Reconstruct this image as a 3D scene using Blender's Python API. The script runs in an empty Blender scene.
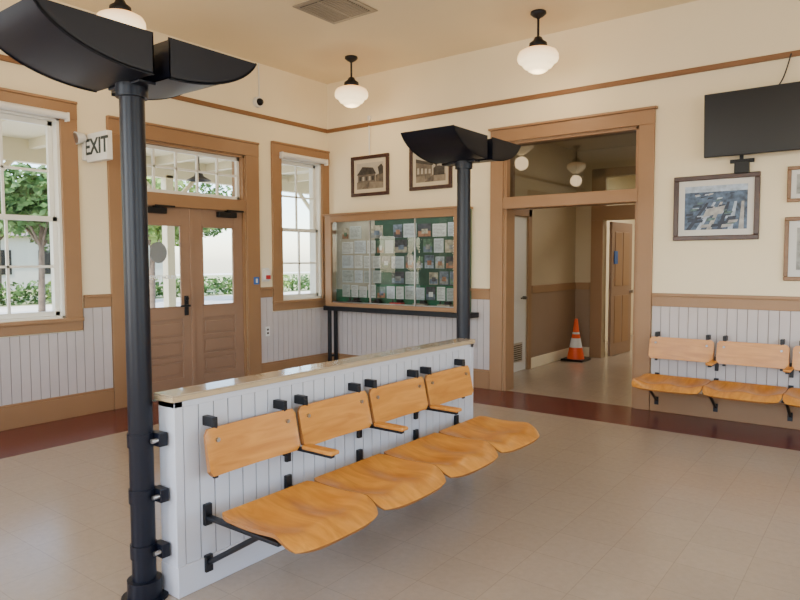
import bpy, bmesh, math, random
from mathutils import Vector, Matrix
random.seed(7)
ZC=3.935
# ------------------------------------------------------------------ materials
MATS={}
def mat(name,col,rough=.6,metal=0,noise=0,nscale=8,bump=0,bscale=60,emit=None,estr=0,spec=.5,coat=0,stretch=None):
    if name in MATS: return MATS[name]
    m=bpy.data.materials.new(name);m.use_nodes=True;nt=m.node_tree;b=nt.nodes["Principled BSDF"]
    b.inputs["Base Color"].default_value=(*col,1);b.inputs["Roughness"].default_value=rough;b.inputs["Metallic"].default_value=metal
    b.inputs["Specular IOR Level"].default_value=spec;b.inputs["Coat Weight"].default_value=coat
    tc=nt.nodes.new("ShaderNodeTexCoord")
    src=tc.outputs["Object"]
    if stretch:
        mp=nt.nodes.new("ShaderNodeMapping");mp.inputs["Scale"].default_value=stretch;nt.links.new(src,mp.inputs[0]);src=mp.outputs[0]
    if noise:
        n=nt.nodes.new("ShaderNodeTexNoise");n.inputs["Scale"].default_value=nscale;n.inputs["Detail"].default_value=4
        nt.links.new(src,n.inputs["Vector"])
        r=nt.nodes.new("ShaderNodeValToRGB")
        r.color_ramp.elements[0].position=.3;r.color_ramp.elements[1].position=.7
        r.color_ramp.elements[0].color=(*[max(0,c*(1-noise)) for c in col],1)
        r.color_ramp.elements[1].color=(*[min(1,c*(1+noise)) for c in col],1)
        nt.links.new(n.outputs["Fac"],r.inputs[0]);nt.links.new(r.outputs[0],b.inputs["Base Color"])
    if bump:
        n2=nt.nodes.new("ShaderNodeTexNoise");n2.inputs["Scale"].default_value=bscale
        nt.links.new(src,n2.inputs["Vector"])
        bp=nt.nodes.new("ShaderNodeBump");bp.inputs["Strength"].default_value=bump;bp.inputs["Distance"].default_value=.005
        nt.links.new(n2.outputs["Fac"],bp.inputs["Height"]);nt.links.new(bp.outputs[0],b.inputs["Normal"])
    if emit:
        b.inputs["Emission Color"].default_value=(*emit,1);b.inputs["Emission Strength"].default_value=estr
    MATS[name]=m;return m
CREAM=mat("cream_paint",(.86,.745,.52),.7,noise=.02,nscale=2,bump=.05)
CEIL=mat("ceiling_paint",(.85,.72,.48),.75,noise=.02,nscale=1.5)
TAN=mat("tan_trim_paint",(.31,.17,.08),.45,noise=.05,nscale=3)
RAILB=mat("picture_rail_brown",(.22,.10,.035),.45)
DOORT=mat("door_tan_paint",(.29,.175,.11),.45,noise=.05,nscale=3)
BEAD=mat("beadboard_paint",(.54,.48,.46),.5,noise=.04,nscale=3)
BEADG=mat("beadboard_groove",(.20,.16,.14),.7)
BEADW=mat("partition_beadboard",(.57,.57,.60),.45,noise=.03,nscale=3)
BEADWG=mat("partition_groove",(.28,.27,.28),.7)
WHITE=mat("white_sash_paint",(.80,.78,.70),.45)
CAPM=mat("partition_cap",(.43,.34,.23),.20,noise=.08,nscale=10,coat=.5)
CAPE=mat("partition_cap_edge",(.46,.34,.19),.4,noise=.06,nscale=10)
BLACK=mat("black_metal",(.006,.007,.010),.42,spec=.4)
NAVY=mat("pole_paint",(.004,.005,.011),.36,spec=.32)
BLK2=mat("black_plastic",(.006,.006,.007),.4,spec=.3)
SCREEN=mat("tv_screen",(.002,.002,.003),.3,spec=.25)
CHROME=mat("brushed_metal",(.5,.5,.5),.3,metal=1)
FRAMEW=mat("dark_walnut_frame",(.045,.014,.008),.35,noise=.3,nscale=20)
FRAMEB=mat("light_wood_frame",(.20,.10,.04),.4,noise=.2,nscale=20)
MATW=mat("picture_mat",(.68,.67,.64),.8)
MATG=mat("picture_mat_cream",(.58,.50,.36),.8)
PAPER=mat("paper_white",(.75,.75,.72),.8)
RED=mat("red_plastic",(.5,.02,.02),.4)
BLUE=mat("blue_sign",(.03,.12,.4),.5)
WHT=mat("white_plastic",(.75,.74,.7),.4)
GREENB=mat("green_board",(.015,.12,.055),.8,noise=.3,nscale=10)
CONE=mat("cone_orange",(.85,.10,.015),.5)
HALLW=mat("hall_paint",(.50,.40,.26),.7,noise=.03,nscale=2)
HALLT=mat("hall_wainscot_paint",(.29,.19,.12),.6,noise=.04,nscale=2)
VENTM=mat("vent_grille",(.32,.27,.2),.5)
VENTD=mat("vent_dark",(.06,.05,.04),.7)
def wood(name,c1,c2,scale=(2,14,14),rough=.30):
    m=bpy.data.materials.new(name);m.use_nodes=True;nt=m.node_tree;b=nt.nodes["Principled BSDF"]
    tc=nt.nodes.new("ShaderNodeTexCoord");mp=nt.nodes.new("ShaderNodeMapping");mp.inputs["Scale"].default_value=scale
    n=nt.nodes.new("ShaderNodeTexNoise");n.inputs["Scale"].default_value=1.7;n.inputs["Detail"].default_value=6;n.inputs["Distortion"].default_value=1.3
    r=nt.nodes.new("ShaderNodeValToRGB");r.color_ramp.elements[0].position=.28;r.color_ramp.elements[1].position=.70
    r.color_ramp.elements[0].color=(*c1,1);r.color_ramp.elements[1].color=(*c2,1)
    L=nt.links.new;L(tc.outputs["Object"],mp.inputs[0]);L(mp.outputs[0],n.inputs["Vector"]);L(n.outputs["Fac"],r.inputs[0]);L(r.outputs[0],b.inputs["Base Color"])
    b.inputs["Roughness"].default_value=rough;b.inputs["Coat Weight"].default_value=.12;b.inputs["Coat Roughness"].default_value=.2
    return m
SEATW=wood("honey_plywood_seat",(.44,.155,.018),(.68,.295,.045),(9,1.6,9))
BACKW=wood("honey_plywood_back",(.48,.175,.020),(.66,.285,.045),(1.6,10,12),.38)
EDGEW=mat("plywood_edge",(.30,.115,.025),.5)
def glass(name,tint=(1,1,1),ior=1.45):
    m=bpy.data.materials.new(name);m.use_nodes=True;nt=m.node_tree;nt.nodes.clear()
    o=nt.nodes.new("ShaderNodeOutputMaterial");mx=nt.nodes.new("ShaderNodeMixShader");t=nt.nodes.new("ShaderNodeBsdfTransparent")
    g=nt.nodes.new("ShaderNodeBsdfGlossy");g.inputs["Roughness"].default_value=.02;t.inputs[0].default_value=(*tint,1)
    f=nt.nodes.new("ShaderNodeFresnel");f.inputs[0].default_value=ior
    nt.links.new(f.outputs[0],mx.inputs[0])
    nt.links.new(t.outputs[0],mx.inputs[1]);nt.links.new(g.outputs[0],mx.inputs[2]);nt.links.new(mx.outputs[0],o.inputs[0]);return m
GLASS=glass("window_glass",(.96,.98,.97))
DGLASS=glass("transom_glass",(.50,.52,.48),1.7)
CGLASS=glass("case_glass",(.92,.95,.94),1.5)
def globe_mat():
    m=bpy.data.materials.new("milk_glass_lit");m.use_nodes=True;b=m.node_tree.nodes["Principled BSDF"]
    nt=m.node_tree
    b.inputs["Base Color"].default_value=(.9,.85,.7,1);b.inputs["Roughness"].default_value=.2
    tc=nt.nodes.new("ShaderNodeTexCoord");sp=nt.nodes.new("ShaderNodeSeparateXYZ");r=nt.nodes.new("ShaderNodeValToRGB")
    mr=nt.nodes.new("ShaderNodeMapRange");mr.inputs["From Min"].default_value=-.27;mr.inputs["From Max"].default_value=0
    r.color_ramp.elements[0].color=(1,.76,.42,1);r.color_ramp.elements[1].color=(.62,.22,.04,1)
    r.color_ramp.elements[0].position=.40
    nt.links.new(tc.outputs["Object"],sp.inputs[0]);nt.links.new(sp.outputs[2],mr.inputs[0]);nt.links.new(mr.outputs[0],r.inputs[0])
    nt.links.new(r.outputs[0],b.inputs["Emission Color"]);b.inputs["Emission Strength"].default_value=2.1
    return m
GLOBE=globe_mat()
# ------------------------------------------------------------------ builder
class B:
    def __init__(s,name): s.name=name;s.v=[];s.f=[];s.m=[];s.mats=[];s.sm=[]
    def mi(s,m):
        if m not in s.mats: s.mats.append(m)
        return s.mats.index(m)
    def raw(s,vs,fs,m,smooth=False,M=None):
        o=len(s.v);i=s.mi(m)
        s.v+= [tuple(M@Vector(v)) if M else tuple(v) for v in vs]
        for f in fs: s.f.append([o+k for k in f]);s.m.append(i);s.sm.append(smooth)
    def box(s,a,b,m,bev=0,M=None):
        x0,x1=sorted((a[0],b[0]));y0,y1=sorted((a[1],b[1]));z0,z1=sorted((a[2],b[2]))
        vs=[(x0,y0,z0),(x1,y0,z0),(x1,y1,z0),(x0,y1,z0),(x0,y0,z1),(x1,y0,z1),(x1,y1,z1),(x0,y1,z1)]
        fs=[(0,3,2,1),(4,5,6,7),(0,1,5,4),(1,2,6,5),(2,3,7,6),(3,0,4,7)]
        if bev>0:
            bm=bmesh.new();bv=[bm.verts.new(v) for v in vs]
            for f in fs: bm.faces.new([bv[k] for k in f])
            bmesh.ops.bevel(bm,geom=bm.edges[:],offset=min(bev,.45*min(x1-x0,y1-y0,z1-z0)),segments=2,profile=.5,affect='EDGES')
            bm.verts.index_update()
            vs=[tuple(v.co) for v in bm.verts];fs=[[v.index for v in f.verts] for f in bm.faces];bm.free()
        s.raw(vs,fs,m,False,M)
    def cyl(s,p,q,r,m,n=20,r2=None,M=None,smooth=True):
        p=Vector(p);q=Vector(q);r2=r if r2 is None else r2
        d=(q-p).normalized();a=d.orthogonal().normalized();b=d.cross(a)
        ring=lambda c,rr:[c+rr*(math.cos(2*math.pi*k/n)*a+math.sin(2*math.pi*k/n)*b) for k in range(n)]
        s.raw(ring(p,r)+ring(q,r2),[(k,(k+1)%n,n+(k+1)%n,n+k) for k in range(n)],m,smooth,M)
        s.raw(ring(p,r)+ring(q,r2),[list(range(n-1,-1,-1)),list(range(n,2*n))],m,False,M)
    def lathe(s,c,prof,m,n=32,M=None):
        vs=[];c=Vector(c)
        for r,z in prof:
            for k in range(n):
                t=2*math.pi*k/n;vs.append(c+Vector((r*math.cos(t),r*math.sin(t),z)))
        fs=[]
        for i in range(len(prof)-1):
            for k in range(n): fs.append((i*n+k,i*n+(k+1)%n,(i+1)*n+(k+1)%n,(i+1)*n+k))
        s.raw(vs,fs,m,True,M)
    def slab(s,fn,nu,nv,th,m,me=None,M=None):
        top=[[Vector(fn(u/nu,v/nv)) for v in range(nv+1)] for u in range(nu+1)]
        N=(nu+1)*(nv+1);nor=[]
        for u in range(nu+1):
            for v in range(nv+1):
                a=top[min(u+1,nu)][v]-top[max(u-1,0)][v];b=top[u][min(v+1,nv)]-top[u][max(v-1,0)]
                n=a.cross(b);n=n.normalized() if n.length>1e-9 else Vector((0,0,1));nor.append(n)
        flat=[top[u][v] for u in range(nu+1) for v in range(nv+1)]
        vs=flat+[p-th*n for p,n in zip(flat,nor)]
        I=lambda u,v:u*(nv+1)+v
        fs=[];es=[]
        for u in range(nu):
            for v in range(nv):
                fs.append((I(u,v),I(u+1,v),I(u+1,v+1),I(u,v+1)))
                fs.append((N+I(u,v),N+I(u,v+1),N+I(u+1,v+1),N+I(u+1,v)))
        for u in range(nu):
            es.append((I(u+1,0),I(u,0),N+I(u,0),N+I(u+1,0)));es.append((I(u,nv),I(u+1,nv),N+I(u+1,nv),N+I(u,nv)))
        for v in range(nv):
            es.append((I(0,v),I(0,v+1),N+I(0,v+1),N+I(0,v)));es.append((I(nu,v+1),I(nu,v),N+I(nu,v),N+I(nu,v+1)))
        s.raw(vs,fs,m,True,M);s.raw(vs,es,me or m,False,M)
    def text(s,body,size,M,m,ext=.002,off=0):
        cu=bpy.data.curves.new("t",'FONT');cu.body=body;cu.size=size;cu.extrude=ext;cu.offset=off;cu.align_x='CENTER';cu.align_y='CENTER'
        ob=bpy.data.objects.new("t",cu);bpy.context.collection.objects.link(ob)
        dg=bpy.context.evaluated_depsgraph_get();me=ob.evaluated_get(dg).to_mesh()
        vs=[tuple(v.co) for v in me.vertices];fs=[list(p.vertices) for p in me.polygons]
        s.raw(vs,fs,m,False,M)
        bpy.data.objects.remove(ob);bpy.data.curves.remove(cu)
    def make(s,loc=(0,0,0),rotz=0):
        me=bpy.data.meshes.new(s.name);me.from_pydata(s.v,[],s.f)
        for m in s.mats: me.materials.append(m)
        me.polygons.foreach_set("material_index",s.m);me.polygons.foreach_set("use_smooth",s.sm);me.update()
        ob=bpy.data.objects.new(s.name,me);bpy.context.collection.objects.link(ob);ob.location=loc;ob.rotation_euler[2]=rotz
        return ob
def T(x,y,z): return Matrix.Translation((x,y,z))
def R(a,ax): return Matrix.Rotation(a,4,ax)
# ------------------------------------------------------------------ room shell
XR=9.6;YF=-9.2
def wall_x(name,x0,x1,ylo,yhi,zt,ops,m):
    b=B(name);y=ylo
    for (a,c,zl,zh) in sorted(ops):
        b.box((x0,y,0),(x1,a,zt),m)
        if zl>0: b.box((x0,a,0),(x1,c,zl),m)
        if zh<zt: b.box((x0,a,zh),(x1,c,zt),m)
        y=c
    b.box((x0,y,0),(x1,yhi,zt),m);return b.make()
def wall_y(name,y0,y1,xlo,xhi,zt,ops,m):
    b=B(name);x=xlo
    for (a,c,zl,zh) in sorted(ops):
        b.box((x,y0,0),(a,y1,zt),m)
        if zl>0: b.box((a,y0,0),(c,y1,zl),m)
        if zh<zt: b.box((a,y0,zh),(c,y1,zt),m)
        x=c
    b.box((x,y0,0),(xhi,y1,zt),m);return b.make()
W1=(-5.00,-3.66,.97,2.85);DR=(-2.98,-1.46,0,2.78);W2=(-.88,-.14,1.0,2.84)
wall_x("wall_left",-.2,0,YF,.2,ZC,[W1,DR,W2,(-7.9,-6.2,.97,2.85)],CREAM)
wall_y("wall_back",0,.2,0,XR,ZC,[(2.74,4.25,0,2.84)],CREAM)
wall_x("wall_right",XR,XR+.2,YF,.2,ZC,[(-8,-5.2,.9,3.1),(-4,-1.2,.9,3.1)],CREAM)
wall_y("wall_front",YF-.2,YF,-.2,XR+.2,ZC,[(1,3.6,.9,3.1),(4.6,7.8,.9,3.1)],CREAM)
b=B("ceiling");b.box((-.2,YF-.2,ZC),(XR+.2,.2,ZC+.15),CEIL);b.make()
def floor_mat():
    m=bpy.data.materials.new("vct_tile_floor");m.use_nodes=True;nt=m.node_tree;bs=nt.nodes["Principled BSDF"];L=nt.links.new
    tc=nt.nodes.new("ShaderNodeTexCoord")
    def brick(c1,c2,mo,ms):
        br=nt.nodes.new("ShaderNodeTexBrick");br.offset=0;br.squash=1
        br.inputs["Scale"].default_value=1;br.inputs["Brick Width"].default_value=.305;br.inputs["Row Height"].default_value=.305
        br.inputs["Mortar Size"].default_value=ms;br.inputs["Mortar Smooth"].default_value=.3;br.inputs["Bias"].default_value=0
        br.inputs["Color1"].default_value=(*c1,1);br.inputs["Color2"].default_value=(*c2,1);br.inputs["Mortar"].default_value=(*mo,1)
        L(tc.outputs["Object"],br.inputs["Vector"]);return br
    br=brick((.360,.290,.220),(.374,.302,.230),(.305,.243,.180),.0024)
    br2=brick((.115,.022,.020),(.13,.026,.023),(.07,.018,.016),.0024)
    n=nt.nodes.new("ShaderNodeTexNoise");n.inputs["Scale"].default_value=26;n.inputs["Detail"].default_value=7;n.inputs["Roughness"].default_value=.7;L(tc.outputs["Object"],n.inputs["Vector"])
    rr=nt.nodes.new("ShaderNodeValToRGB");rr.color_ramp.elements[0].position=.3;rr.color_ramp.elements[1].position=.7;rr.color_ramp.elements[0].color=(.93,.92,.91,1);rr.color_ramp.elements[1].color=(1.05,1.05,1.05,1);L(n.outputs["Fac"],rr.inputs[0])
    sp=nt.nodes.new("ShaderNodeSeparateXYZ");L(tc.outputs["Object"],sp.inputs[0])
    def mth(op,a,v):
        q=nt.nodes.new("ShaderNodeMath");q.operation=op
        for i,k in enumerate((a,v)):
            if isinstance(k,bpy.types.NodeSocket): L(k,q.inputs[i])
            else: q.inputs[i].default_value=k
        return q.outputs[0]
    d=mth('MAXIMUM',mth('LESS_THAN',sp.outputs[0],.915),mth('GREATER_THAN',sp.outputs[1],-.762))
    mask=mth('MULTIPLY',d,mth('LESS_THAN',sp.outputs[1],.02))
    mu=nt.nodes.new("ShaderNodeMixRGB");mu.blend_type='MULTIPLY';mu.inputs[0].default_value=1;L(br.outputs[0],mu.inputs[1]);L(rr.outputs[0],mu.inputs[2])
    mx=nt.nodes.new("ShaderNodeMixRGB");L(mask,mx.inputs[0]);L(mu.outputs[0],mx.inputs[1]);L(br2.outputs[0],mx.inputs[2])
    L(mx.outputs[0],bs.inputs["Base Color"])
    n3=nt.nodes.new("ShaderNodeTexNoise");n3.inputs["Scale"].default_value=1.5;L(tc.outputs["Object"],n3.inputs["Vector"])
    r2=nt.nodes.new("ShaderNodeMapRange");r2.inputs["To Min"].default_value=.20;r2.inputs["To Max"].default_value=.26;L(n3.outputs["Fac"],r2.inputs[0]);L(r2.outputs[0],bs.inputs["Roughness"])
    return m
b=B("floor");b.box((-.2,YF-.2,-.1),(XR+.2,.2,0),floor_mat());b.box((1.5,.2,-.1),(7,7.4,0),b.mats[0]);b.make()
# ------------------------------------------------------------------ trims
def bead(b,axis,lo,hi,plane,out,z0,z1,m,mg,pitch=.085,th=.014):
    def bx(a,c,d0,d1,zl,zh,mm):
        if axis=='y': b.box((plane+out*d0,a,zl),(plane+out*d1,c,zh),mm)
        else: b.box((a,plane+out*d0,zl),(c,plane+out*d1,zh),mm)
    bx(lo,hi,0.0005,.006,z0,z1,mg)
    n=max(1,round((hi-lo)/pitch));p=(hi-lo)/n
    for i in range(n): bx(lo+i*p+.003,lo+(i+1)*p-.003,.006,th,z0,z1,m)
b=B("wainscot_left")
for lo,hi,zt in [(YF,-5.175,1.05),(-5.175,-3.49,.83),(-3.49,-3.205,1.05),(-1.255,-1.05,1.05),(-1.05,-.015,.86)]:
    bead(b,'y',lo,hi,0,1,.22,zt,BEAD,BEADG)
b.make()
b=B("wainscot_back")
for lo,hi in [(.015,2.575),(4.405,XR)]: bead(b,'x',lo,hi,0,-1,.22,1.05,BEAD,BEADG)
b.make()
b=B("baseboard_left")
for lo,hi in [(YF,-3.205),(-1.255,-.02)]:
    b.box((0,lo,0),(.028,hi,.2),TAN,.004);b.box((0,lo,.2),(.02,hi,.225),TAN,.004)
b.make()
b=B("baseboard_back")
for lo,hi in [(.0,2.575),(4.405,XR)]:
    b.box((lo,-.028,0),(hi,0,.2),TAN,.004);b.box((lo,-.02,.2),(hi,0,.225),TAN,.004)
b.make()
b=B("trim_chair_rail_left")
for lo,hi in [(YF,-5.18),(-3.48,-3.205),(-1.255,-1.06)]:
    b.box((0,lo,1.05),(.026,hi,1.15),TAN,.004);b.box((0,lo,1.15),(.045,hi,1.18),TAN,.006)
b.make()
b=B("trim_chair_rail_back")
for lo,hi in [(.0,2.575),(4.405,XR)]:
    b.box((lo,-.026,1.05),(hi,0,1.15),TAN,.004);b.box((lo,-.045,1.15),(hi,0,1.18),TAN,.006)
b.make()
b=B("trim_picture_rail_left");b.box((0,YF,3.265),(.03,0,3.315),RAILB,.008);b.make()
b=B("trim_picture_rail_back");b.box((0,-.03,3.265),(XR,0,3.315),RAILB,.008);b.make()
# ------------------------------------------------------------------ windows
def window(name,op,cols,tw=.16,right_to_corner=False,shade=True):
    yl,yh,zl,zh=op;b=B(name)
    yr=min(yh+tw,-.001)
    b.box((0,yl-tw,zl-.02),(.03,yl,zh+.02),TAN,.004);b.box((0,yh,zl-.02),(.03,yr,zh+.02),TAN,.004)
    b.box((0,yl-tw-.0,zh),(.035,yr,zh+.15),TAN,.004);b.box((0,yl-tw,zh+.15),(.05,yr,zh+.175),TAN,.005)
    b.box((0,yl-tw,zl-.13),(.028,yr,zl-.03),TAN,.004)
    b.box((-.1,yl-tw-.01*(not right_to_corner),zl-.04),(.055,yr,zl-.005),TAN,.006)
    b.box((-.2,yl,zl),(.0,yl+.025,zh),WHITE);b.box((-.2,yh-.025,zl),(.0,yh,zh),WHITE)
    b.box((-.2,yl,zh-.025),(.0,yh,zh),WHITE);b.box((-.2,yl,zl-.0),(-.0,yh,zl+.02),WHITE)
    y0=yl+.025;y1=yh-.025;z0=zl+.02;z1=zh-.025;zm=(z0+z1)/2
    for (a,c,x) in [(z0,zm+.02,-.06),(zm-.02,z1,-.10)]:
        st=.045
        b.box((x-.02,y0,a),(x+.02,y0+st,c),WHITE,.003);b.box((x-.02,y1-st,a),(x+.02,y1,c),WHITE,.003)
        b.box((x-.02,y0,a),(x+.02,y1,a+st),WHITE,.003);b.box((x-.02,y0,c-st),(x+.02,y1,c),WHITE,.003)
        for k in range(1,cols):
            yy=y0+st+(y1-y0-2*st)*k/cols;b.box((x-.012,yy-.011,a+st),(x+.012,yy+.011,c-st),WHITE)
        zz=(a+c)/2;b.box((x-.012,y0+st,zz-.011),(x+.012,y1-st,zz+.011),WHITE)
        b.raw([(x,y0+st,a+st),(x,y1-st,a+st),(x,y1-st,c-st),(x,y0+st,c-st)],[(0,1,2,3)],GLASS)
    if shade:
        b.cyl((.055,yl-.02,zh+.02),(.055,min(yh+.04,-.03),zh+.02),.034,WHT,16)
        b.box((.03,yl-.04,zh-.03),(.09,yl-.02,zh+.05),WHT);b.box((.03,min(yh+.04,-.03),zh-.03),(.09,min(yh+.06,-.01),zh+.05),WHT)
    return b.make()
window("window_1",W1,3);window("window_2",W2,2,right_to_corner=True);window("window_3",(-7.9,-6.2,.97,2.85),3)
# ------------------------------------------------------------------ exterior double door
b=B("door_1")
yl,yh,_,zh=DR
b.box((0,yl-.22,0),(.032,yl,zh),TAN,.004);b.box((0,yh,0),(.032,yh+.2,zh),TAN,.004)
b.box((0,yl-.22,zh-.0),(.036,yh+.2,zh+.15),TAN,.004);b.box((0,yl-.22,zh+.15),(.05,yh+.2,zh+.175),TAN,.005)
b.box((-.2,yl,0),(0,yl+.03,zh),TAN);b.box((-.2,yh-.03,0),(0,yh,zh),TAN);b.box((-.2,yl,zh-.03),(0,yh,zh),TAN)
b.box((-.2,yl,2.10),(.02,yh,2.24),TAN,.004)
ty0,ty1=yl+.03,yh-.03
for a,c in [((-.10,ty0,2.24),(-.06,ty1,2.285)),((-.10,ty0,2.71),(-.06,ty1,2.75)),((-.10,ty0,2.24),(-.06,ty0+.04,2.75)),((-.10,ty1-.04,2.24),(-.06,ty1,2.75))]: b.box(a,c,WHITE,.003)
for k in range(1,5):
    yy=ty0+.04+(ty1-ty0-.08)*k/5;b.box((-.095,yy-.011,2.28),(-.065,yy+.011,2.72),WHITE)
b.box((-.095,ty0,2.52),(-.065,ty1,2.542),WHITE)
b.raw([(-.08,ty0,2.27),(-.08,ty1,2.27),(-.08,ty1,2.73),(-.08,ty0,2.73)],[(0,1,2,3)],GLASS)
mid=-2.215
def leaf(y0,y1):
    x0,x1=-.07,-.025;g0,g1=y0+.135,y1-.125
    b.box((x0,y0,0.01),(x1,g0,2.1),DOORT,.003);b.box((x0,g1,0.01),(x1,y1,2.1),DOORT,.003)
    b.box((x0,g0,1.91),(x1,g1,2.1),DOORT,.003);b.box((x0,g0,.86),(x1,g1,.99),DOORT,.003)
    b.box((x0,g0,.01),(x1,g1,.2),DOORT,.003)
    zs=[.2,.42,.64,.86]
    for i in range(3):
        b.box((x0+.01,g0,zs[i]),(x1-.018,g1,zs[i+1]),DOORT)
        b.box((x0+.01,g0+.035,zs[i]+.045),(x1-.006,g1-.035,zs[i+1]-.045),DOORT,.006)
        if i<2: b.box((x0,g0,zs[i+1]-.022),(x1,g1,zs[i+1]+.022),DOORT,.003)
    for a,c in [((x1-.01,g0,.99),(x1+.004,g0+.018,1.91)),((x1-.01,g1-.018,.99),(x1+.004,g1,1.91)),((x1-.01,g0,.99),(x1+.004,g1,1.008)),((x1-.01,g0,1.892),(x1+.004,g1,1.91))]: b.box(a,c,DOORT,.002)
    b.raw([(-.048,g0,.99),(-.048,g1,.99),(-.048,g1,1.91),(-.048,g0,1.91)],[(0,1,2,3)],GLASS)
leaf(yl+.032,mid-.004);leaf(mid+.004,yh-.032)
b.box((-.028,mid-.025,.02),(-.012,mid+.02,2.09),DOORT,.003)
b.box((-.025,mid-.11,.90),(-.01,mid-.06,1.12),BLACK,.004);b.cyl((-.02,mid-.085,1.01),(.045,mid-.085,1.01),.012,BLACK);b.box((.035,mid-.20,1.0),(.052,mid-.075,1.022),BLACK,.004)
b.cyl((-.02,mid-.085,1.09),(0,mid-.085,1.09),.022,BLACK)
for yc in (yl+.3,yh-.28):
    b.box((-.025,yc-.13,2.02),(.035,yc+.13,2.085),BLK2,.006)
    b.box((-.01,yc-.02,2.085),(.06,yc+.02,2.1),BLK2);b.box((.03,yc-.02,2.09),(.05,yc+.22,2.11),BLK2,.003)
vs=[(-.044,-2.62+.105*math.cos(t*math.pi/12),1.60+.115*math.sin(t*math.pi/12)) for t in range(24)]
b.raw(vs,[list(range(24))],mat("sticker_grey",(.22,.24,.25),.6))
b.text("DEPOT HOURS",.055,T(-.044,-2.59,1.33)@R(math.pi/2,'Z')@R(math.pi/2,'X'),PAPER,.002,.002)
b.make()
# ------------------------------------------------------------------ cased opening
b=B("door_2_cased_opening")
xl,xh,zt=2.74,4.25,2.84
b.box((xl-.16,-.035,0),(xl,0,zt),TAN,.004);b.box((xh,-.035,0),(xh+.15,0,zt),TAN,.004)
b.box((xl-.16,-.038,zt),(xh+.15,0,zt+.14),TAN,.004);b.box((xl-.18,-.06,zt+.14),(xh+.17,0,zt+.165),TAN,.005)
b.box((xl,0,0),(xl+.035,.2,zt),TAN);b.box((xh-.035,0,0),(xh,.2,zt),TAN);b.box((xl,0,zt-.03),(xh,.2,zt),TAN)
b.box((xl,-.03,2.09),(xh,.2,2.22),TAN,.004)
b.raw([(xl+.035,.08,2.22),(xh-.035,.08,2.22),(xh-.035,.08,zt-.03),(xl+.035,.08,zt-.03)],[(0,1,2,3)],DGLASS)
b.make()
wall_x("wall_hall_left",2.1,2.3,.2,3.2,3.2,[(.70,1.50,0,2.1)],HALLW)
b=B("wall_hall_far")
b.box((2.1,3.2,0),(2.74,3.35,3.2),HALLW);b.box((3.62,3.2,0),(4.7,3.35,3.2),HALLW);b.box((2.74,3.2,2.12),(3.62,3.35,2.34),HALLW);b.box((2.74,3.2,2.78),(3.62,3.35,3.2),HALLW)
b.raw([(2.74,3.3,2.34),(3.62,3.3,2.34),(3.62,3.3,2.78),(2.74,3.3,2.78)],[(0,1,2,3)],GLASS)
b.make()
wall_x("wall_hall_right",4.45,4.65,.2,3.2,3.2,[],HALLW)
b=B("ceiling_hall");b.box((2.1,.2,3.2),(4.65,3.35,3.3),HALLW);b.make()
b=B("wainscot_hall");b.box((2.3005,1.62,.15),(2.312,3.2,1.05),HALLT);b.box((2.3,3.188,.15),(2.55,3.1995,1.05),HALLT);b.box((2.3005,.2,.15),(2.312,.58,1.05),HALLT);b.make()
b=B("trim_hall")
b.box((2.3,1.62,1.05),(2.325,3.2,1.16),TAN,.004);b.box((2.3,3.175,1.05),(2.55,3.2,1.16),TAN,.004)
b.box((2.3,1.62,0),(2.32,3.2,.15),CREAM,.004);b.box((2.3,3.18,0),(2.55,3.2,.15),CREAM,.004)
b.box((2.3,.60,0),(2.325,.70,2.2),CREAM,.003);b.box((2.3,1.50,0),(2.325,1.60,2.2),TAN,.003);b.box((2.3,.60,2.1),(2.325,1.60,2.2),TAN,.003)
b.box((2.56,3.17,0),(2.74,3.2,2.12),TAN,.003);b.box((3.62,3.17,0),(3.8,3.2,2.12),TAN,.003);b.box((2.56,3.165,2.12),(3.8,3.2,2.33),TAN,.003)
b.box((2.56,3.17,2.33),(2.78,3.2,2.9),TAN,.003);b.box((3.58,3.17,2.33),(3.8,3.2,2.9),TAN,.003);b.box((2.56,3.17,2.78),(3.8,3.2,2.9),TAN,.003)
b.make()
b=B("door_hall_white")
b.box((2.26,.71,.01),(2.295,1.49,2.1),WHT,.004)
for z0,z1 in [(.95,1.95),(.5,.85)]: b.box((2.295,.83,z0),(2.301,1.37,z1),WHT,.004)
b.box((2.295,.9,.14),(2.303,1.38,.4),CHROME,.002)
for k in range(8): b.box((2.303,.92,.16+k*.028),(2.307,1.36,.172+k*.028),VENTD)
b.cyl((2.295,1.40,1.0),(2.34,1.40,1.0),.022,BLACK);b.box((2.33,1.26,.99),(2.345,1.42,1.01),BLACK,.003)
b.make()
b=B("door_hall_far")
M=T(2.78,3.36,0)@R(math.radians(86),'Z')
b.box((0,-.045,.01),(.8,0,2.1),DOORT,.004,M)
for z0,z1 in [(.2,.95),(1.1,1.95)]:
    for x0,x1 in [(.12,.37),(.43,.68)]: b.box((x0,-.053,z0),(x1,-.03,z1),TAN,.006,M)
b.box((.08,-.06,1.45),(.2,-.045,1.65),BLUE,.002,M)
b.cyl((.74,-.045,1.0),(.74,-.1,1.0),.025,CHROME,M=M)
b.make()
BR=mat("far_room_paint",(.78,.68,.48),.7)
b=B("wall_far_room");b.box((1.9,3.35,0),(2.1,7.2,3.2),BR);b.box((1.9,7.2,0),(6.5,7.4,3.2),BR);b.box((6.3,3.35,0),(6.5,7.2,3.2),BR);b.box((4.7,3.2,0),(6.5,3.35,3.2),BR);b.make()
b=B("ceiling_far_room");b.box((1.9,3.35,3.2),(6.5,7.4,3.3),BR);b.make()
b=B("traffic_cone")
b.box((-.17,-.17,0),(.17,.17,.03),BLK2,.006)
b.lathe((0,0,0),[(.13,.03),(.125,.05),(.095,.2)],CONE,24);b.lathe((0,0,0),[(.096,.2),(.068,.34)],PAPER,24)
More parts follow.
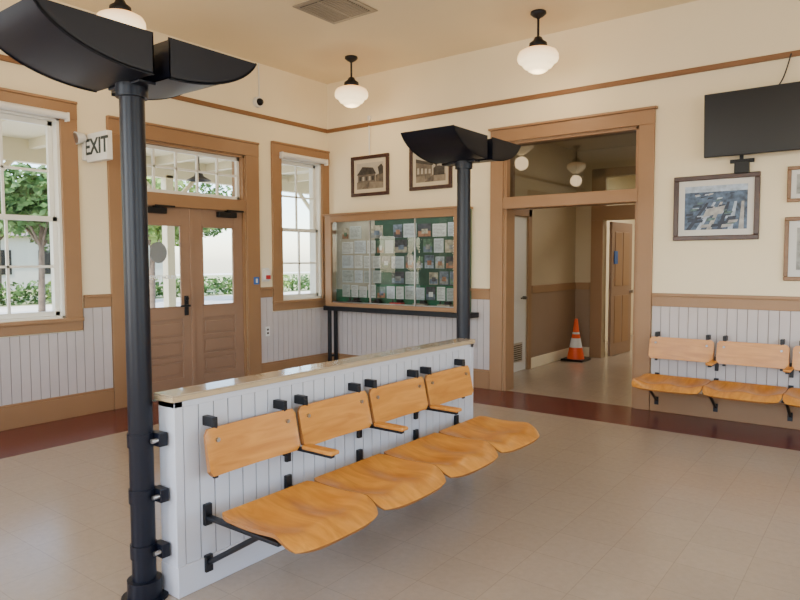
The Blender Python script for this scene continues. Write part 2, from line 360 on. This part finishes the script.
b.lathe((0,0,0),[(.067,.34),(.055,.40)],CONE,24);b.lathe((0,0,0),[(.056,.40),(.050,.43)],PAPER,24);b.lathe((0,0,0),[(.049,.43),(.025,.62),(.02,.63),(.0,.632)],CONE,24)
b.make((2.52,2.72,0))
# ------------------------------------------------------------------ partition
b=B("half_wall_partition")
PX0,PX1,PY0,PY1=3.715,3.80,-5.03,-2.50
b.box((PX0,PY0,0),(PX1-.0,PY1,.885),BEADW)
bead(b,'y',PY0+.03,PY1-.03,PX1,1,.14,.86,BEADW,BEADWG,pitch=.082,th=.016)
bead(b,'y',PY0+.03,PY1-.03,PX0,-1,.14,.86,BEADW,BEADWG,pitch=.082,th=.016)
for y0,y1 in((PY0-.014,PY0+.03),(PY1-.03,PY1+.014)): b.box((PX0-.018,y0,0),(PX1+.018,y1,.885),BEADW,.003)
b.box((PX0-.024,PY0-.016,0),(PX1+.024,PY1+.016,.14),BEADW,.004)
b.box((PX0-.018,PY0-.014,.855),(PX1+.018,PY1+.014,.885),BEADW,.003)
b.box((PX0-.028,PY0-.03,.885),(PX1+.03,PY1+.02,.908),CAPE,.004)
b.box((PX0-.028,PY0-.03,.908),(PX1+.03,PY1+.02,.916),CAPM,.003)
b.make()
# ------------------------------------------------------------------ uplight poles
def pole(x,y,side):
    b=B("uplight_torchiere")
    r=.052
    b.cyl((0,0,0),(0,0,2.27),r,NAVY,40)
    b.cyl((0,0,0),(0,0,.012),.10,NAVY,32);b.cyl((0,0,.0),(0,0,.09),.074,NAVY,32)
    b.cyl((0,0,2.2),(0,0,2.265),.066,NAVY,32)
    s,w,z0,z1=.50,.225,2.255,2.42
    def prof(v):
        q=max(0,(v-.04)/.96);return .035+(s-.035)*v,z0+(z1-z0)*(1-math.sqrt(max(0,1-(q*.96)**2)))/(1-math.sqrt(1-.96**2))
    N=24
    for k in (1,3):
        M=R(k*math.pi/2,'Z')
        b.slab(lambda u,v:(prof(v)[0],-w+2*w*u,prof(v)[1]),4,N,.006,NAVY,M=M)
        for sg in(-1,1):
            vs=[];fs=[]
            for i in range(N+1):
                rr,zz=prof(i/N)
                for yy in(sg*w,sg*(w-.006)): vs+= [(rr,yy,zz-.004),(rr,yy,z1)]
            for i in range(N):
                o=i*4;p=o+4
                fs+=[(o,p,p+1,o+1),(o+2,o+3,p+3,p+2),(o+1,p+1,p+3,o+3)]
            b.raw(vs,fs,NAVY,False,M)
        b.box((.035,-w,z0),(.041,w,z1-.01),NAVY,0,M)
    b.box((-.12,-.04,z0-.012),(.12,.04,z0),NAVY,.003);b.cyl((0,0,2.26),(0,0,2.36),.03,NAVY,20)
    for z in(.22,.47,.72):
        b.cyl((0,0,z-.03),(0,0,z+.03),r+.006,NAVY,32)
        b.box((.02,side*.03,z-.03),(.095,side*.072,z+.03),NAVY,.004)
        b.cyl((.08,0,z),(.08,side*.035,z),.010,CHROME,12)
    return b.make((x,y,0))
pole(3.685,-5.125,1);pole(3.675,-2.40,-1)
# ------------------------------------------------------------------ benches
def bench(n,pitch,loc,rot):
    b=B("wall_mounted_bench")
    for i in range(n):
        x0=i*pitch+.003;x1=(i+1)*pitch-.003;w=x1-x0;c=(x0+x1)/2
        def seat(u,v):
            t=2*u-1
            y=.175+.500*v
            vv=max(0,(v-.84)/.16);hw=w/2*(1-.08*vv**3)
            bb=max(0,(.12-v)/.12);hw*=1-.08*bb**2
            x=c+hw*t
            y-=.036*abs(t)**5*max(0,v-.5)*2 - .010*math.cos(t*math.pi)*max(0,v-.5)
            z=.400-.030*math.sin(math.pi*min(1,v/.8))-.018*v-.042*max(0,(v-.70)/.30)**1.8
            z+=.012*math.cos(t*math.pi*2.0)*math.sin(math.pi*v)
            z+=.018*abs(t)**3*math.sin(math.pi*v)
            return (x,y,z)
        b.slab(seat,24,24,.016,SEATW,EDGEW)
        def back(u,v):
            t=2*u-1;hw=w/2-.010
            e=max(0,(abs(t)-.9)/.1)
            zz=.545+.210*v+(.5-v)*.05*e**3
            return (c+hw*t,.105-.035*v+.012*t*t,zz)
        b.slab(back,30,6,-.018,BACKW,EDGEW)
        for xx in (x0+.07,x1-.07):
            b.box((xx-.012,.06,.52),(xx+.012,.078,.785),BLACK,.003);b.box((xx-.015,.0,.755),(xx+.015,.075,.80),BLACK,.003)
            b.cyl((xx,.08,.70),(xx,.098,.70),.01,CHROME,10)
    for i in range(n+1):
        xx=min(max(i*pitch,.07),n*pitch-.07)
        b.box((xx-.02,.0,.29),(xx+.02,.02,.39),BLACK,.003)
        b.box((xx-.016,.0,.318),(xx+.016,.50,.335),BLACK,.003)
        b.box((xx-.014,.16,.33),(xx+.014,.19,.385),BLACK,.002)
        b.box((xx-.02,.0,.07),(xx+.02,.02,.15),BLACK,.003)
        b.cyl((xx,.01,.11),(xx,.36,.322),.013,BLACK,10)
        if 0<i<n:
            b.box((xx-.014,.0,.535),(xx+.014,.33,.552),BLACK,.003);b.box((xx-.016,0,.46),(xx+.016,.02,.59),BLACK,.003)
            b.box((xx-.030,.14,.553),(xx+.030,.35,.575),BACKW,.008)
    return b.make(loc,rot)
bench(4,.572,(3.818,-2.67,0),-math.pi/2)
bench(4,.61,(6.84,-.016,0),math.pi)
# ------------------------------------------------------------------ display case
b=B("display_case")
x0,x1,z0,z1,y1,y0=.17,2.33,.90,2.11,-.05,-.25
f=.11
b.box((x0,y1-.0,z0),(x1,y1+.02,z1),GREENB)
b.box((x0,y0+.02,z0),(x0+.02,y1,z1),TAN);b.box((x1-.02,y0+.02,z0),(x1,y1,z1),TAN);b.box((x0,y0+.02,z1-.02),(x1,y1,z1),TAN);b.box((x0,y0+.02,z0),(x1,y1,z0+.02),TAN)
for a,c in [((x0,y0,z0),(x0+f,y0+.025,z1)),((x1-f,y0,z0),(x1,y0+.025,z1)),((x0+f,y0,z1-.09),(x1-f,y0+.025,z1)),((x0+f,y0,z0),(x1-f,y0+.025,z0+.05))]: b.box(a,c,TAN,.004)
b.box((x0-.015,y0-.015,z1),(x1+.015,y1+.03,z1+.025),TAN,.005)
b.raw([(x0+f,y0+.02,z0+.05),(x1-f,y0+.02,z0+.05),(x1-f,y0+.02,z1-.09),(x0+f,y0+.02,z1-.09)],[(0,1,2,3)],CGLASS)
for xx in(.95,1.66): b.box((xx-.008,y0+.008,z0+.05),(xx+.008,y0+.024,z1-.09),CHROME)
b.box((x0+f,y0+.03,z0+.05),(x1-f,y0+.05,z0+.065),CHROME)
b.box((x0+.02,y0+.04,z0+.02),(x1-.02,y1-.003,z0+.03),GREENB)
BEI=mat("case_beige_reflection",(.38,.35,.28),.8,noise=.1,nscale=6);DKP=mat("case_dark_panel",(.03,.075,.05),.8,noise=.2,nscale=6)  # beige tone paints the reflection on the left glass onto the backing
b.box((x0+.02,y1-.003,z0+.22),(.88,y1,z1-.02),BEI);b.box((.88,y1-.003,z0+.30),(x1-.02,y1,z1-.02),DKP)
pp=[mat("paper_%d"%i,c,.8,noise=.12,nscale=30) for i,c in enumerate([(.60,.61,.59),(.52,.56,.60),(.42,.45,.43)])]
ph=[mat("photo_print_%d"%i,c,.6,noise=.5,nscale=25) for i,c in enumerate([(.09,.16,.10),(.36,.32,.24),(.12,.15,.20),(.17,.14,.11),(.05,.05,.06),(.28,.32,.36),(.22,.22,.21),(.30,.14,.08)])]
random.seed(5)
zz=z0+.12
for r_ in range(5):
    xx=x0+.14
    while xx<x1-.26:
        w=random.choice([.12,.13,.14,.2]);hh=.172*random.uniform(.85,1)
        if random.random()<.90:
            left=xx<.86
            m=random.choice(pp*3+ph[1:2]) if left else random.choice(pp*3+ph)
            b.box((xx,y1-.007,zz),(xx+w,y1-.003,zz+hh),m)
            if m in pp:
                for q in range(8): b.box((xx+.012,y1-.0078,zz+hh-.022-q*.017),(xx+w-.012-random.random()*.05,y1-.007,zz+hh-.0185-q*.017),VENTD)
            else:
                b.box((xx+.006,y1-.0078,zz+.006),(xx+w-.006,y1-.007,zz+hh*.45),random.choice(ph));b.box((xx+w*.3,y1-.0085,zz+hh*.25),(xx+w*.75,y1-.0078,zz+hh*.6),random.choice(pp+ph))
        xx+=w+.022
    zz+=.195
for k in range(5):
    xx=.5+k*.36;b.box((xx,y0+.07,z0+.03),(xx+.18,y1-.05,z0+.08),random.choice([BLK2,ph[1],RED]),.004);b.box((xx+.1,y0+.08,z0+.08),(xx+.17,y1-.06,z0+.12),BLK2,.004);b.cyl((xx+.03,-.15,z0+.08),(xx+.03,-.15,z0+.12),.012,BLK2,10)
for xx in(x0+.04,x1-.06):
    b.box((xx-.02,y0+.02,0),(xx+.02,y0+.06,z0-.0),BLACK,.003);b.box((xx-.02,y1-.06,0),(xx+.02,y1-.02,z0),BLACK,.003)
    b.box((xx-.015,y0+.03,.2),(xx+.015,y1-.03,.23),BLACK)
b.box((x0-.02,y0-.02,z0-.06),(x1+.12,y1,z0-.001),BLACK,.004)
b.make()
l=bpy.data.lights.new("case_tube_light",'AREA');l.shape='RECTANGLE';l.size=1.8;l.size_y=.04;l.energy=2.5;l.color=(.95,1,.95)
o=bpy.data.objects.new("case_tube_light",l);o.location=(1.25,-.18,2.08);bpy.context.collection.objects.link(o)
# ------------------------------------------------------------------ pictures
SEP=mat("sepia_photo",(.22,.18,.13),.5,noise=.35,nscale=9);SEPD=mat("sepia_dark",(.035,.028,.022),.5,noise=.5,nscale=20);SEPL=mat("sepia_sky",(.40,.36,.29),.5,noise=.1,nscale=6);SEPM=mat("sepia_mid",(.12,.095,.07),.5,noise=.4,nscale=18)
def picture(name,x0,x1,z0,z1,kind,fw=.045,fm=FRAMEW,m=.035):
    b=B(name);w=x1-x0;h=z1-z0
    for a,c in [((0,-.03,0),(w,0,fw)),((0,-.03,h-fw),(w,0,h)),((0,-.03,fw),(fw,0,h-fw)),((w-fw,-.03,fw),(w,0,h-fw))]: b.box(a,c,fm,.006)
    b.box((fw,-.01,fw),(w-fw,-.002,h-fw),MATG if kind[:5]=='depot' else MATW)
    px0,px1,pz0,pz1=fw+m,w-fw-m,fw+m,h-fw-m
    Y=lambda d:-.0105-d*.0008
    def q(u0,v0,u1,v1,mm,d): b.box((px0+(px1-px0)*u0,Y(d),pz0+(pz1-pz0)*v0),(px0+(px1-px0)*u1,Y(d-1),pz0+(pz1-pz0)*v1),mm)
    def poly(pts,mm,d): b.raw([(px0+(px1-px0)*u,Y(d),pz0+(pz1-pz0)*v) for u,v in pts],[tuple(range(len(pts)))],mm)
    if kind=='depot1':
        q(0,0,1,1,SEPL,1);q(0,0,1,.28,SEP,2)
        poly([(.05,.26),(.05,.55),(.0,.55),(.22,.86),(.62,.80),(.74,.56),(.70,.55),(.70,.26)],SEPM,3)
        poly([(0,.55),(.22,.86),(.62,.80),(.74,.56)],SEPD,4)
        for k in range(5): q(.10+k*.12,.32,.17+k*.12,.48,SEPL if k%2 else SEPD,5)
        poly([(.72,.26),(.72,.5),(1,.62),(1,.22)],SEPM,3.5);poly([(.2,.02),(.45,.26),(.5,.26),(.42,.02)],SEPM,3.2)
        poly([(.85,.5),(.8,.8),(.93,.92),(1,.8),(1,.55)],SEPD,4.5)
    elif kind=='depot2':
        q(0,0,1,1,SEPL,1);q(0,0,1,.25,SEP,2)
        poly([(.0,.22),(0,.72),(.55,.60),(.55,.24)],SEPM,3);poly([(0,.72),(0,.86),(.6,.66),(.58,.58)],SEPD,4)
        for k in range(4): q(.05+k*.13,.30,.12+k*.13,.52-k*.02,SEPL,5)
        poly([(.60,.22),(.60,.48),(.68,.55),(.80,.55),(.97,.50),(.97,.22)],SEPD,4.2);poly([(.66,.55),(.67,.72),(.72,.72),(.72,.55)],SEPD,4.4)
        poly([(.3,.0),(.55,.22),(.62,.22),(.6,.0)],SEPM,3.6)
        for k in range(3): q(.34+k*.07,.10,.355+k*.07,.24,SEPD,6)
    elif kind=='aerial':
        A=mat("aerial_print",(.06,.10,.17),.5,noise=.75,nscale=22);Lr=mat("aerial_light",(.38,.46,.58),.5,noise=.3,nscale=20);D=mat("aerial_dark",(.018,.028,.055),.5,noise=.4,nscale=30)
        G=mat("aerial_green",(.07,.13,.13),.5,noise=.6,nscale=30);S=mat("aerial_sand",(.36,.36,.36),.5,noise=.3,nscale=20)
        q(0,0,1,1,A,1);q(0,.86,1,1,Lr,2)
        for k in range(6): poly([(.02+.17*k,0),(.10+.17*k,0),(.40+.11*k,.62),(.36+.11*k,.62)],[D,Lr,S][k%3],2+k*.1)
        random.seed(11)
        for k in range(46):
            u=random.random()*.84;v=.03+random.random()*.78;s_=.075*(1.15-v)+.02
            poly([(u,v),(u+s_*1.5,v+.02),(u+s_*1.7,v+s_*.8),(u+s_*.2,v+s_*.7)],random.choice([Lr,D,G,S,D]),3+k*.04)
        poly([(.3,.28),(.62,.38),(.66,.54),(.36,.46)],S,6)
    else:
        P=mat("print_"+name,(.3,.3,.28),.5,noise=.5,nscale=14);q(0,0,1,1,P,1);q(.1,.1,.9,.45,SEPD,2);q(0.1,.55,.9,.9,SEPL,2)
    return b.make((x0,-.001,z0))
picture("framed_historic_photo",.45,1.09,2.36,2.89,'depot1',m=.05)
picture("framed_historic_photo",1.42,2.05,2.38,2.91,'depot2',m=.05)
picture("framed_aerial_photo",4.59,5.33,1.69,2.30,'aerial',.045,FRAMEW,.055)
picture("framed_document",5.53,6.1,1.32,1.88,'doc',.035,FRAMEB,.06)
picture("framed_certificate",5.54,6.0,2.01,2.32,'doc',.03,FRAMEB,.04)
# ------------------------------------------------------------------ TV
b=B("wall_mounted_television")
M=T(4.885,-.15,2.44)@R(math.radians(4),'X')
w,h=1.12,.565
b.box((0,-.03,0),(w,.02,h),BLK2,.006,M)
b.raw([(.012,-.0305,.018),(w-.012,-.0305,.018),(w-.012,-.0305,h-.012),(.012,-.0305,h-.012)],[(0,1,2,3)],SCREEN,False,M)
b.box((.2,.02,.1),(w-.2,.045,h-.15),BLK2,.006,M)
b.box((5.3,-.11,2.6),(5.5,0,2.9),BLACK,.004)
b.make()
b=B("cable_box");b.box((5.12,-.07,2.29),(5.24,-.002,2.40),BLK2,.006);b.box((5.16,-.05,2.40),(5.19,-.03,2.46),BLK2);b.box((5.08,-.045,2.385),(5.28,-.03,2.42),BLK2,.003);b.make()
b=B("hanging_cable")
pts=[Vector((5.44+.10*t,-.04,3.02+.27*t-.05*math.sin(t*math.pi))) for t in [i/8 for i in range(9)]]
for p,q in zip(pts,pts[1:]): b.cyl(p,q,.006,BLK2,8)
b.make()
# ------------------------------------------------------------------ lamps
def lamp(x,y,top=ZC,bottom=3.33):
    b=B("schoolhouse_pendant_lamp");rod=top-bottom-.27
    b.lathe((0,0,0),[(0,rod),(.075,rod),(.078,rod-.02),(.05,rod-.045),(.02,rod-.06),(.012,rod-.07)],BLACK)
    b.cyl((0,0,.06),(0,0,rod-.05),.012,BLACK,12)
    b.lathe((0,0,0),[(.012,.10),(.035,.09),(.05,.06),(.085,.035),(.09,0),(.085,-.01),(.0,-.01)],BLACK)
    b.lathe((0,0,0),[(.075,0),(.082,-.012),(.13,-.025),(.18,-.05),(.198,-.085),(.2,-.12),(.19,-.145),(.155,-.165),(.15,-.18),(.135,-.20),(.10,-.215),(.095,-.23),(.06,-.25),(0,-.26)],GLOBE,40)
    return b.make((x,y,top-rod-.0))
LP=[(1.06,-.70),(3.45,-.65),(1.06,-3.63),(7,-3.7),(.85,-6.6),(4.9,-7.6)]
for x,y in LP:
    lamp(x,y)
    l=bpy.data.lights.new("lamp_glow",'POINT');l.energy=9;l.color=(1,.72,.42);l.shadow_soft_size=.12
    o=bpy.data.objects.new("lamp_glow",l);o.location=(x,y,3.2);bpy.context.collection.objects.link(o)
l=bpy.data.lights.new("hall_fill",'AREA');l.energy=11;l.size=.5;l.color=(1,.88,.66)  # added area light that dimly fills the hall, no fixture behind it
o=bpy.data.objects.new("hall_fill",l);o.location=(3.6,1.4,3.18);bpy.context.collection.objects.link(o)
b=B("ceiling_vent")
vx0,vx1,vy0,vy1=1.65,2.23,-2.22,-1.64
b.box((vx0,vy0,ZC-.012),(vx1,vy1,ZC-.001),VENTM,.003)
b.box((vx0+.05,vy0+.05,ZC-.014),(vx1-.05,vy1-.05,ZC-.011),VENTD)
for k in range(16):
    yy=vy0+.06+k*.03;b.box((vx0+.05,yy,ZC-.022),(vx1-.05,yy+.012,ZC-.012),VENTM)
b.box(((vx0+vx1)/2-.01,vy0+.05,ZC-.024),((vx0+vx1)/2+.01,vy1-.05,ZC-.012),VENTM)
b.make()
# ------------------------------------------------------------------ exit sign etc.
b=B("exit_sign")
M=T(.05,-3.40,2.46)
b.box((0,-.03,0),(.37,.03,.27),WHT,.006,M)
b.box((-.05,-.05,.02),(0,.05,.23),WHT,.005,M)
b.cyl((-.0,-.05,.235),(-.0,-.13,.22),.045,WHT,20,r2=.06,M=M);b.cyl((-.0,-.131,.22),(-.0,-.135,.219),.05,CHROME,20,M=M)
b.text("EXIT",.21,T(.235,-3.432,2.595)@R(math.pi/2,'X'),mat("exit_letter",(.02,.035,.03),.5),.002,.004)
b.make()
b=B("security_camera");b.cyl((0,-1.25,3.45),(.05,-1.25,3.45),.065,WHT,24)
b.lathe((0,0,0),[(.045,0),(.042,.02),(.03,.04),(0,.05)],BLK2,24,M=T(.05,-1.25,3.45)@R(math.pi/2,'Y'))
b.cyl((.01,-1.22,3.5),(.01,-1.22,3.93),.008,WHT,8);b.make()
b=B("fire_alarm_pull");b.box((0,-1.20,1.27),(.05,-1.11,1.40),WHT,.006);b.box((.05,-1.19,1.28),(.062,-1.12,1.33),RED,.003);b.box((0,-1.215,1.25),(.01,-1.095,1.42),WHT,.003);b.make()
b=B("accessible_sign");b.box((0.032,-1.37,1.22),(.042,-1.29,1.31),BLUE,.002);b.box((.042,-1.345,1.24),(.0435,-1.315,1.29),WHT);b.make()
b=B("wall_outlet");b.box((.014,-1.18,.56),(.022,-1.11,.68),WHT,.003);b.box((.022,-1.16,.585),(.024,-1.13,.61),VENTD);b.box((.022,-1.16,.63),(.024,-1.13,.655),VENTD);b.make()
b=B("wall_conduit");b.cyl((.77,-.02,2.89),(.77,-.02,3.36),.01,WHT,10);b.box((.75,-.035,3.34),(.79,0,3.40),WHT,.003);b.make()
# ------------------------------------------------------------------ exterior
GR=mat("concrete_ground",(.66,.62,.55),.9,noise=.12,nscale=1.5);ASP=mat("asphalt",(.46,.45,.43),.9,noise=.1,nscale=2)
LAWN=mat("lawn",(.30,.32,.14),.95,noise=.4,nscale=4);PORCH=mat("porch_paint",(.72,.64,.44),.6);LEAF=mat("leaf_green",(.06,.13,.025),.7,noise=.4,nscale=2);LEAF2=mat("leaf_light",(.17,.26,.05),.7,noise=.4,nscale=2)
BARK=mat("bark",(.12,.085,.06),.9,noise=.3)
b=B("ground_outside");b.box((-70,-70,-.3),(-.2,70,-.15),GR)
b.box((-17,-70,-.15),(-11,70,-.14),ASP);b.box((-60,-70,-.15),(-20,70,-.12),LAWN);b.make()
b=B("porch_canopy")
b.box((-3.4,-14,3.15),(-.2,8,3.25),PORCH)
b.box((-3.2,-14,2.85),(-3.05,8,3.15),PORCH)
for k in range(23): b.box((-3.3,-14+k*.95,3.03),(-.2,-13.9+k*.95,3.15),PORCH)
for yy in (-9.5,-6.4,-3.3,-.45,3.0):
    b.box((-3.2,yy-.07,-.15),(-3.05,yy+.07,2.9),PORCH,.01);b.box((-3.22,yy-.09,-.15),(-3.03,yy+.09,.7),TAN,.01)
    b.cyl((-3.12,yy,2.35),(-3.12,yy+.6,2.95),.04,PORCH,8);b.cyl((-3.12,yy,2.35),(-3.12,yy-.6,2.95),.04,PORCH,8)
b.make()
b=B("porch_barn_light");b.cyl((-1.6,-.95,2.80),(-1.6,-.95,3.02),.012,BLACK,8);b.lathe((-1.6,-.95,2.80),[(.02,0),(.05,-.04),(.07,-.09),(.16,-.14),(.17,-.15)],BLACK,24);b.make()
def foliage(b,c,r,n,m,sz=.14):
    vs=[];fs=[]
    for i in range(n):
        d=Vector((random.gauss(0,1),random.gauss(0,1),random.gauss(0,1))).normalized()*(random.random()**.4)
        p=Vector(c)+Vector((d.x*r[0],d.y*r[1],d.z*r[2]))
        a=Vector((random.gauss(0,1),random.gauss(0,1),random.gauss(0,.6))).normalized()*sz;e=a.orthogonal().normalized()*sz*.5
        e=Matrix.Rotation(random.random()*6.28,3,a.normalized())@e
        o=len(vs);vs+=[p-a,p+e,p+a,p-e];fs.append((o,o+1,o+2,o+3))
    b.raw(vs,fs,m)
def tree(x,y,h,r,m):
    b=B("street_tree");b.cyl((x,y,-.15),(x+.15,y,h*.6),.10,BARK,10,r2=.06)
    for k in range(5):
        a=k*1.3;b.cyl((x+.12,y,h*.45),(x+r*.6*math.cos(a),y+r*.6*math.sin(a),h*.8),.04,BARK,8,r2=.02)
    for k in range(7):
        a=k*.9;foliage(b,(x+r*.5*math.cos(a),y+r*.5*math.sin(a),h*.72+random.uniform(-.5,.5)),(r*.55,r*.55,r*.45),400,m)
    b.make()
for a in [(-9.3,-4.1,4.2,1.5,LEAF2),(-12.2,1.6,4.2,1.6,LEAF),(-18.5,5.2,4.8,2.0,LEAF),(-9.8,3.4,4.2,1.6,LEAF2),(-22.5,-3,5.5,2.6,LEAF),(-22.5,4.6,5.2,2.5,LEAF2),(-23,11,6,2.8,LEAF),(-23,-9,6,2.6,LEAF2),(-22.5,.8,4.6,2.2,LEAF2),(-11.5,-8.5,4.6,1.8,LEAF),(-22.5,8,4.6,2.2,LEAF),(-22.5,-6,4.8,2.2,LEAF),(-17,9.8,5,2,LEAF)]: tree(*a)
b=B("hedge_row")
for k in range(38): foliage(b,(-20.4,-15+k*1.0,.3),(.45,.8,.5),150,LEAF if k%3 else LEAF2,.13)
b.make()
b=B("shrub_bed")
b.box((-8.3,-9,-.15),(-7.2,6,-.08),mat("mulch",(.24,.09,.045),.95,noise=.4,nscale=12))
for k in range(7): foliage(b,(-7.8+random.uniform(-.2,.2),-8.5+k*2.1,.06),(.28,.36,.24),80,LEAF2 if k%2 else LEAF,.08)
b.make()
b=B("distant_building")
BW=mat("building_stucco",(.50,.46,.40),.9);RF=mat("building_roof",(.22,.17,.14),.8)
b.box((-44,-14,-.15),(-34,20,3.0),BW);b.raw([(-44.5,-14.5,3.0),(-33.5,-14.5,3.0),(-33.5,20.5,3.0),(-44.5,20.5,3.0),(-39,-14.5,4.6),(-39,20.5,4.6)],[(0,1,4),(1,2,5,4),(2,3,5),(3,0,4,5)],RF)
for k in range(12): b.box((-34.02,-13+k*2.7,.8),(-33.95,-11.8+k*2.7,2.2),SCREEN)
b.make()
# ------------------------------------------------------------------ light
w=bpy.data.worlds.new("sky");bpy.context.scene.world=w;w.use_nodes=True;nt=w.node_tree
sk=nt.nodes.new("ShaderNodeTexSky");sk.sky_type='NISHITA';sk.sun_disc=False;sk.sun_elevation=math.radians(50);sk.sun_rotation=math.radians(200)
nt.links.new(sk.outputs[0],nt.nodes["Background"].inputs[0]);nt.nodes["Background"].inputs[1].default_value=1.25
s=bpy.data.lights.new("sun",'SUN');s.energy=12;s.angle=.01;s.color=(1,.95,.86);o=bpy.data.objects.new("sun",s);o.rotation_euler=(math.radians(38),math.radians(14),0);bpy.context.collection.objects.link(o)
def area(name,loc,rot,sx,sy,e,col):
    l=bpy.data.lights.new(name,'AREA');l.shape='RECTANGLE';l.size=sx;l.size_y=sy;l.energy=e;l.color=col
    o=bpy.data.objects.new(name,l);o.location=loc;o.rotation_euler=rot;bpy.context.collection.objects.link(o)
DAY=(.89,.93,1)
area("daylight_fill_right",(XR+.1,-6.6,2.0),(0,math.radians(90),0),2.2,2.8,56,DAY)  # added area lamps in the unseen right openings, standing in for daylight
area("daylight_fill_right",(XR+.1,-2.6,2.0),(0,math.radians(90),0),2.2,2.8,52,DAY)
area("daylight_fill_front",(2.3,YF-.1,2.0),(math.radians(90),0,0),2.6,2.2,78,DAY)  # added fill lamps behind the camera, imitating daylight from unseen windows
area("daylight_fill_front",(6.2,YF-.1,2.0),(math.radians(90),0,0),3.2,2.2,78,DAY)
area("far_room_fill",(4,5.2,3.15),(0,0,0),1.5,1.5,80,(1,.95,.85))  # added fill to make the far room bright, no fixture there
# ------------------------------------------------------------------ camera
cd=bpy.data.cameras.new("camera");cam=bpy.data.objects.new("camera",cd);bpy.context.collection.objects.link(cam)
cd.sensor_fit='HORIZONTAL';cd.sensor_width=36;cd.lens=653.8/800*36;cd.clip_start=.02;cd.clip_end=300
cam.matrix_world=Matrix.Translation((6.314,-6.706,1.5))@R(math.radians(37.05),'Z')@R(math.radians(90-3.39),'X')@R(math.radians(-.15),'Z')
bpy.context.scene.camera=cam
